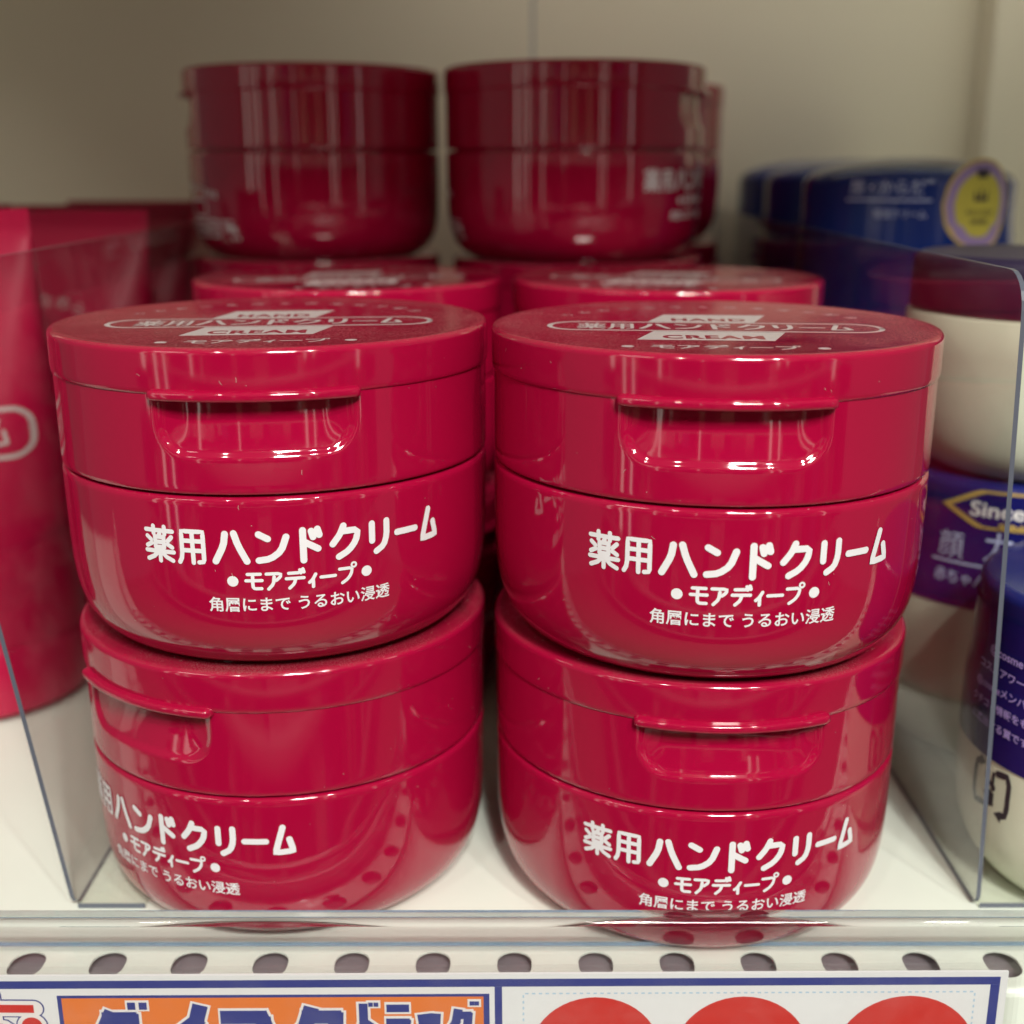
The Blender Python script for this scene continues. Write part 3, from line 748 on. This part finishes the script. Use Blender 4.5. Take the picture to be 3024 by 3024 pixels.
def tube(loc, rz, label, lettering):
    t = empty('hand_cream_tube', loc, label, 'tube', 'crimson hand cream tubes in the left-hand lane', R(rz))
    def part(name, me, m, par=t): return link(name, me, None if me.users else m, par)
    tb = part('tube', me_tube, 'tube'); part('screw_cap', me_tcap, 'tube'); c = part('crimp_ribs', me_crimp, 'tube', tb)
    if lettering == 1: part('tube_lettering', me_tt1, 'lidprint', tb)
    if lettering: part('tube_arched_lettering', me_tt2, 'lidprint', tb)
    return t
tl = tube((-131.0, 78, .02), 0, 'front crimson tube at the left edge with its name in a rounded white frame', 1)
tl.rotation_euler = (0, R(-2.6), 0); tl.location.z += 24*math.sin(R(2.6))*S
tube((-124, 130, .02), 0, 'second crimson tube behind the front one, arched lettering and ribbed top edge', 2)
tube((-126, 182, .02), 0, 'third crimson tube, its dark flat top rising behind the second', 2)
tube((-128, 234, .02), 0, 'fourth crimson tube, dark and blurred before the back wall', 2)
tube((-184, 75, .02), 0, 'crimson tube in the outer row further left, front', 0)
tube((-182, 130, .02), 0, 'crimson tube in the outer row further left, middle', 0)
tube((-184, 190, .02), 0, 'crimson tube in the outer row further left, back', 0)

# ------------------------------------------------------------------ the price card in its clear holder
t = empty('price_card', (0, -44.4, -20), 'white store card with navy border, orange heading and red discs clipped below the shelf edge', 'price card')
YC = 44.4
t.rotation_euler = (0, R(-.28), 0)
def local(o): o.location = (0, YC*S, 20*S); return o
card = local(link('card', box('card', -150, 82.4, -44.6, -44.1, -45, 4.9), 'card', t))
def ink(name, acc, m, lift):
    o = link(name, upright(name, acc, -44.6-lift), m, t); return local(o)
acc = ([], []); polyfill(acc, [(-150, 2.6), (81.2, 2.6), (81.2, 4.05), (-150, 4.05)]); polyfill(acc, [(79.7, -45), (81.2, -45), (81.2, 2.59), (79.7, 2.59)]); polyfill(acc, [(.1, -45), (1.3, -45), (1.3, 2.59), (.1, 2.59)])
ink('navy_border', acc, 'navyink', .02)
acc = ([], []); polyfill(acc, [(-70.4, -18), (-.75, -18), (-.75, 1.3), (-70.4, 1.3)]); ink('heading_border', acc, 'navyink', .02)
acc = ([], []); polyfill(acc, [(-69.7, -17.4), (-1.7, -17.4), (-1.7, .8), (-69.7, .8)]); ink('heading_panel', acc, 'orange', .04)
BLOCK = {  # chunky squared letters, each a list of open strokes in a unit cell
 'ダ': [[(.30,.86),(.06,.42)],[(.24,.80),(.80,.80),(.80,.50),(.56,.08),(.20,-.02)],[(.30,.42),(.76,.42)]],
 'イ': [[(.92,1.0),(.84,.74),(.52,.50),(.04,.30)],[(.56,.50),(.56,-.02)]],
 'コ': [[(.04,.82),(.82,.82),(.86,.72),(.86,.04)],[(.04,.06),(.86,.06)]],
 'ク': [[(.34,.94),(.22,.60),(.04,.42)],[(.28,.82),(.92,.82),(.90,.46),(.62,.10),(.20,-.02)]],
 'ド': [[(.22,1.0),(.22,-.02)],[(.24,.58),(.84,.40)]],
 'ラ': [[(.08,.94),(.92,.94)],[(.04,.56),(.94,.56),(.84,.20),(.30,-.02)]],
 'ッ': [[(.14,.70),(.22,.42)],[(.46,.72),(.54,.44)],[(.92,.72),(.84,.24),(.34,-.02)]],
 'グ': [[(.30,.84),(.20,.56),(.02,.40)],[(.26,.74),(.80,.74),(.74,.36),(.48,.06),(.20,-.02)]]}
DAK = {'ダ': [(.74,.99),(.94,.99)], 'ド': [(.62,.92),(.84,.92)], 'グ': [(.84,1.0),(1.0,1.0)]}
CELLS = [('ダ', -65.4, 9.3, 10.6, 1.25), ('イ', -55.6, 9.8, 10.6, 1.25), ('コ', -44.9, 9.8, 10.6, 1.25), ('ク', -33.4, 9.6, 10.6, 1.25),
         ('ド', -22.4, 4.0, 8.4, .72), ('ラ', -17.8, 4.5, 8.4, .72), ('ッ', -12.8, 4.4, 8.4, .72), ('グ', -7.6, 4.8, 8.4, .72)]
def heading(grow, lift, m, name):
    acc = ([], []); k = 0
    for ch, x0, cw, h, hw in CELLS:
        top = -.15-hw; H_ = hw+grow
        for st in BLOCK[ch]:
            pts = [(x0+hw+px*(cw-2*hw), top-(1-py)*(h-2*hw)) for px, py in st]
            for a, b in zip(pts[:-1], pts[1:]):
                L_ = math.dist(a, b); ux, uy = (b[0]-a[0])/L_, (b[1]-a[1])/L_; e = H_*.75
                a2 = (a[0]-ux*e, a[1]-uy*e); b2 = (b[0]+ux*e, b[1]+uy*e); nx, ny = -uy*H_, ux*H_
                polyfill(acc, [(a2[0]+nx, a2[1]+ny), (b2[0]+nx, b2[1]+ny), (b2[0]-nx, b2[1]-ny), (a2[0]-nx, a2[1]-ny)], k % 12); k += 1
        for px, py in DAK.get(ch, []):
            cx, cy = x0+px*cw, -.15-hw*.4-(1-py)*2; q = hw*.52+grow*.8
            polyfill(acc, [(cx-q, cy-q), (cx+q, cy-q), (cx+q, cy+q*1.1), (cx-q, cy+q*1.1)], (k % 12)); k += 1
    ink(name, acc, m, lift)
heading(.42, .06, 'whiteink', 'heading_outline'); heading(0, .14, 'navyink', 'heading_lettering')
for (x, r) in ((16.4, 10.6), (40.2, 11.0), (66.9, 11.6)):
    acc = ([], []); disc(acc, x, .55-r, r, 0, 48); ink('red_disc', acc, 'redink', .02)
acc = ([], [])
xx = 5.0
while xx < 77: polyfill(acc, [(xx, 1.15), (xx+.55, 1.15), (xx+.55, 1.4), (xx, 1.4)]); xx += 1.1
zz = 1.0
while zz > -20: polyfill(acc, [(4.6, zz-.5), (4.85, zz-.5), (4.85, zz), (4.6, zz)]); polyfill(acc, [(77.2, zz-.5), (77.45, zz-.5), (77.45, zz), (77.2, zz)]); zz -= 1.1
ink('dotted_border', acc, 'cyanink', .02)
for grow, lift, mm, nm in ((.95, .02, 'navyink', 'character_outline'), (.72, .06, 'whiteink', 'character_halo'), (0, .12, 'redink', 'character')):
    acc = ([], []); stroke(acc, [(-90, -.9), (-74.3, -1.1)], .75+grow, 0, smooth=0, cap=grow > 0); disc(acc, -74.9, -4.4, 1.7+grow, 1)
    stroke(acc, [(-81, 1.5), (-81, -9)], .75+grow, 2, smooth=0); stroke(acc, [(-88, -5), (-80, -4.2), (-77.6, -6.5), (-78.4, -9)], .75+grow, 3)
    ink(nm, acc, mm, lift)
hold = local(link('holder', box('holder', -150, 84.2, -45.45, -45.15, -45, 6.0, .1), 'sleeve', t))
hold2 = local(link('holder_back', box('holder_back', -150, 84.2, -43.9, -43.6, -45, 6.0, .1), 'sleeve', t))
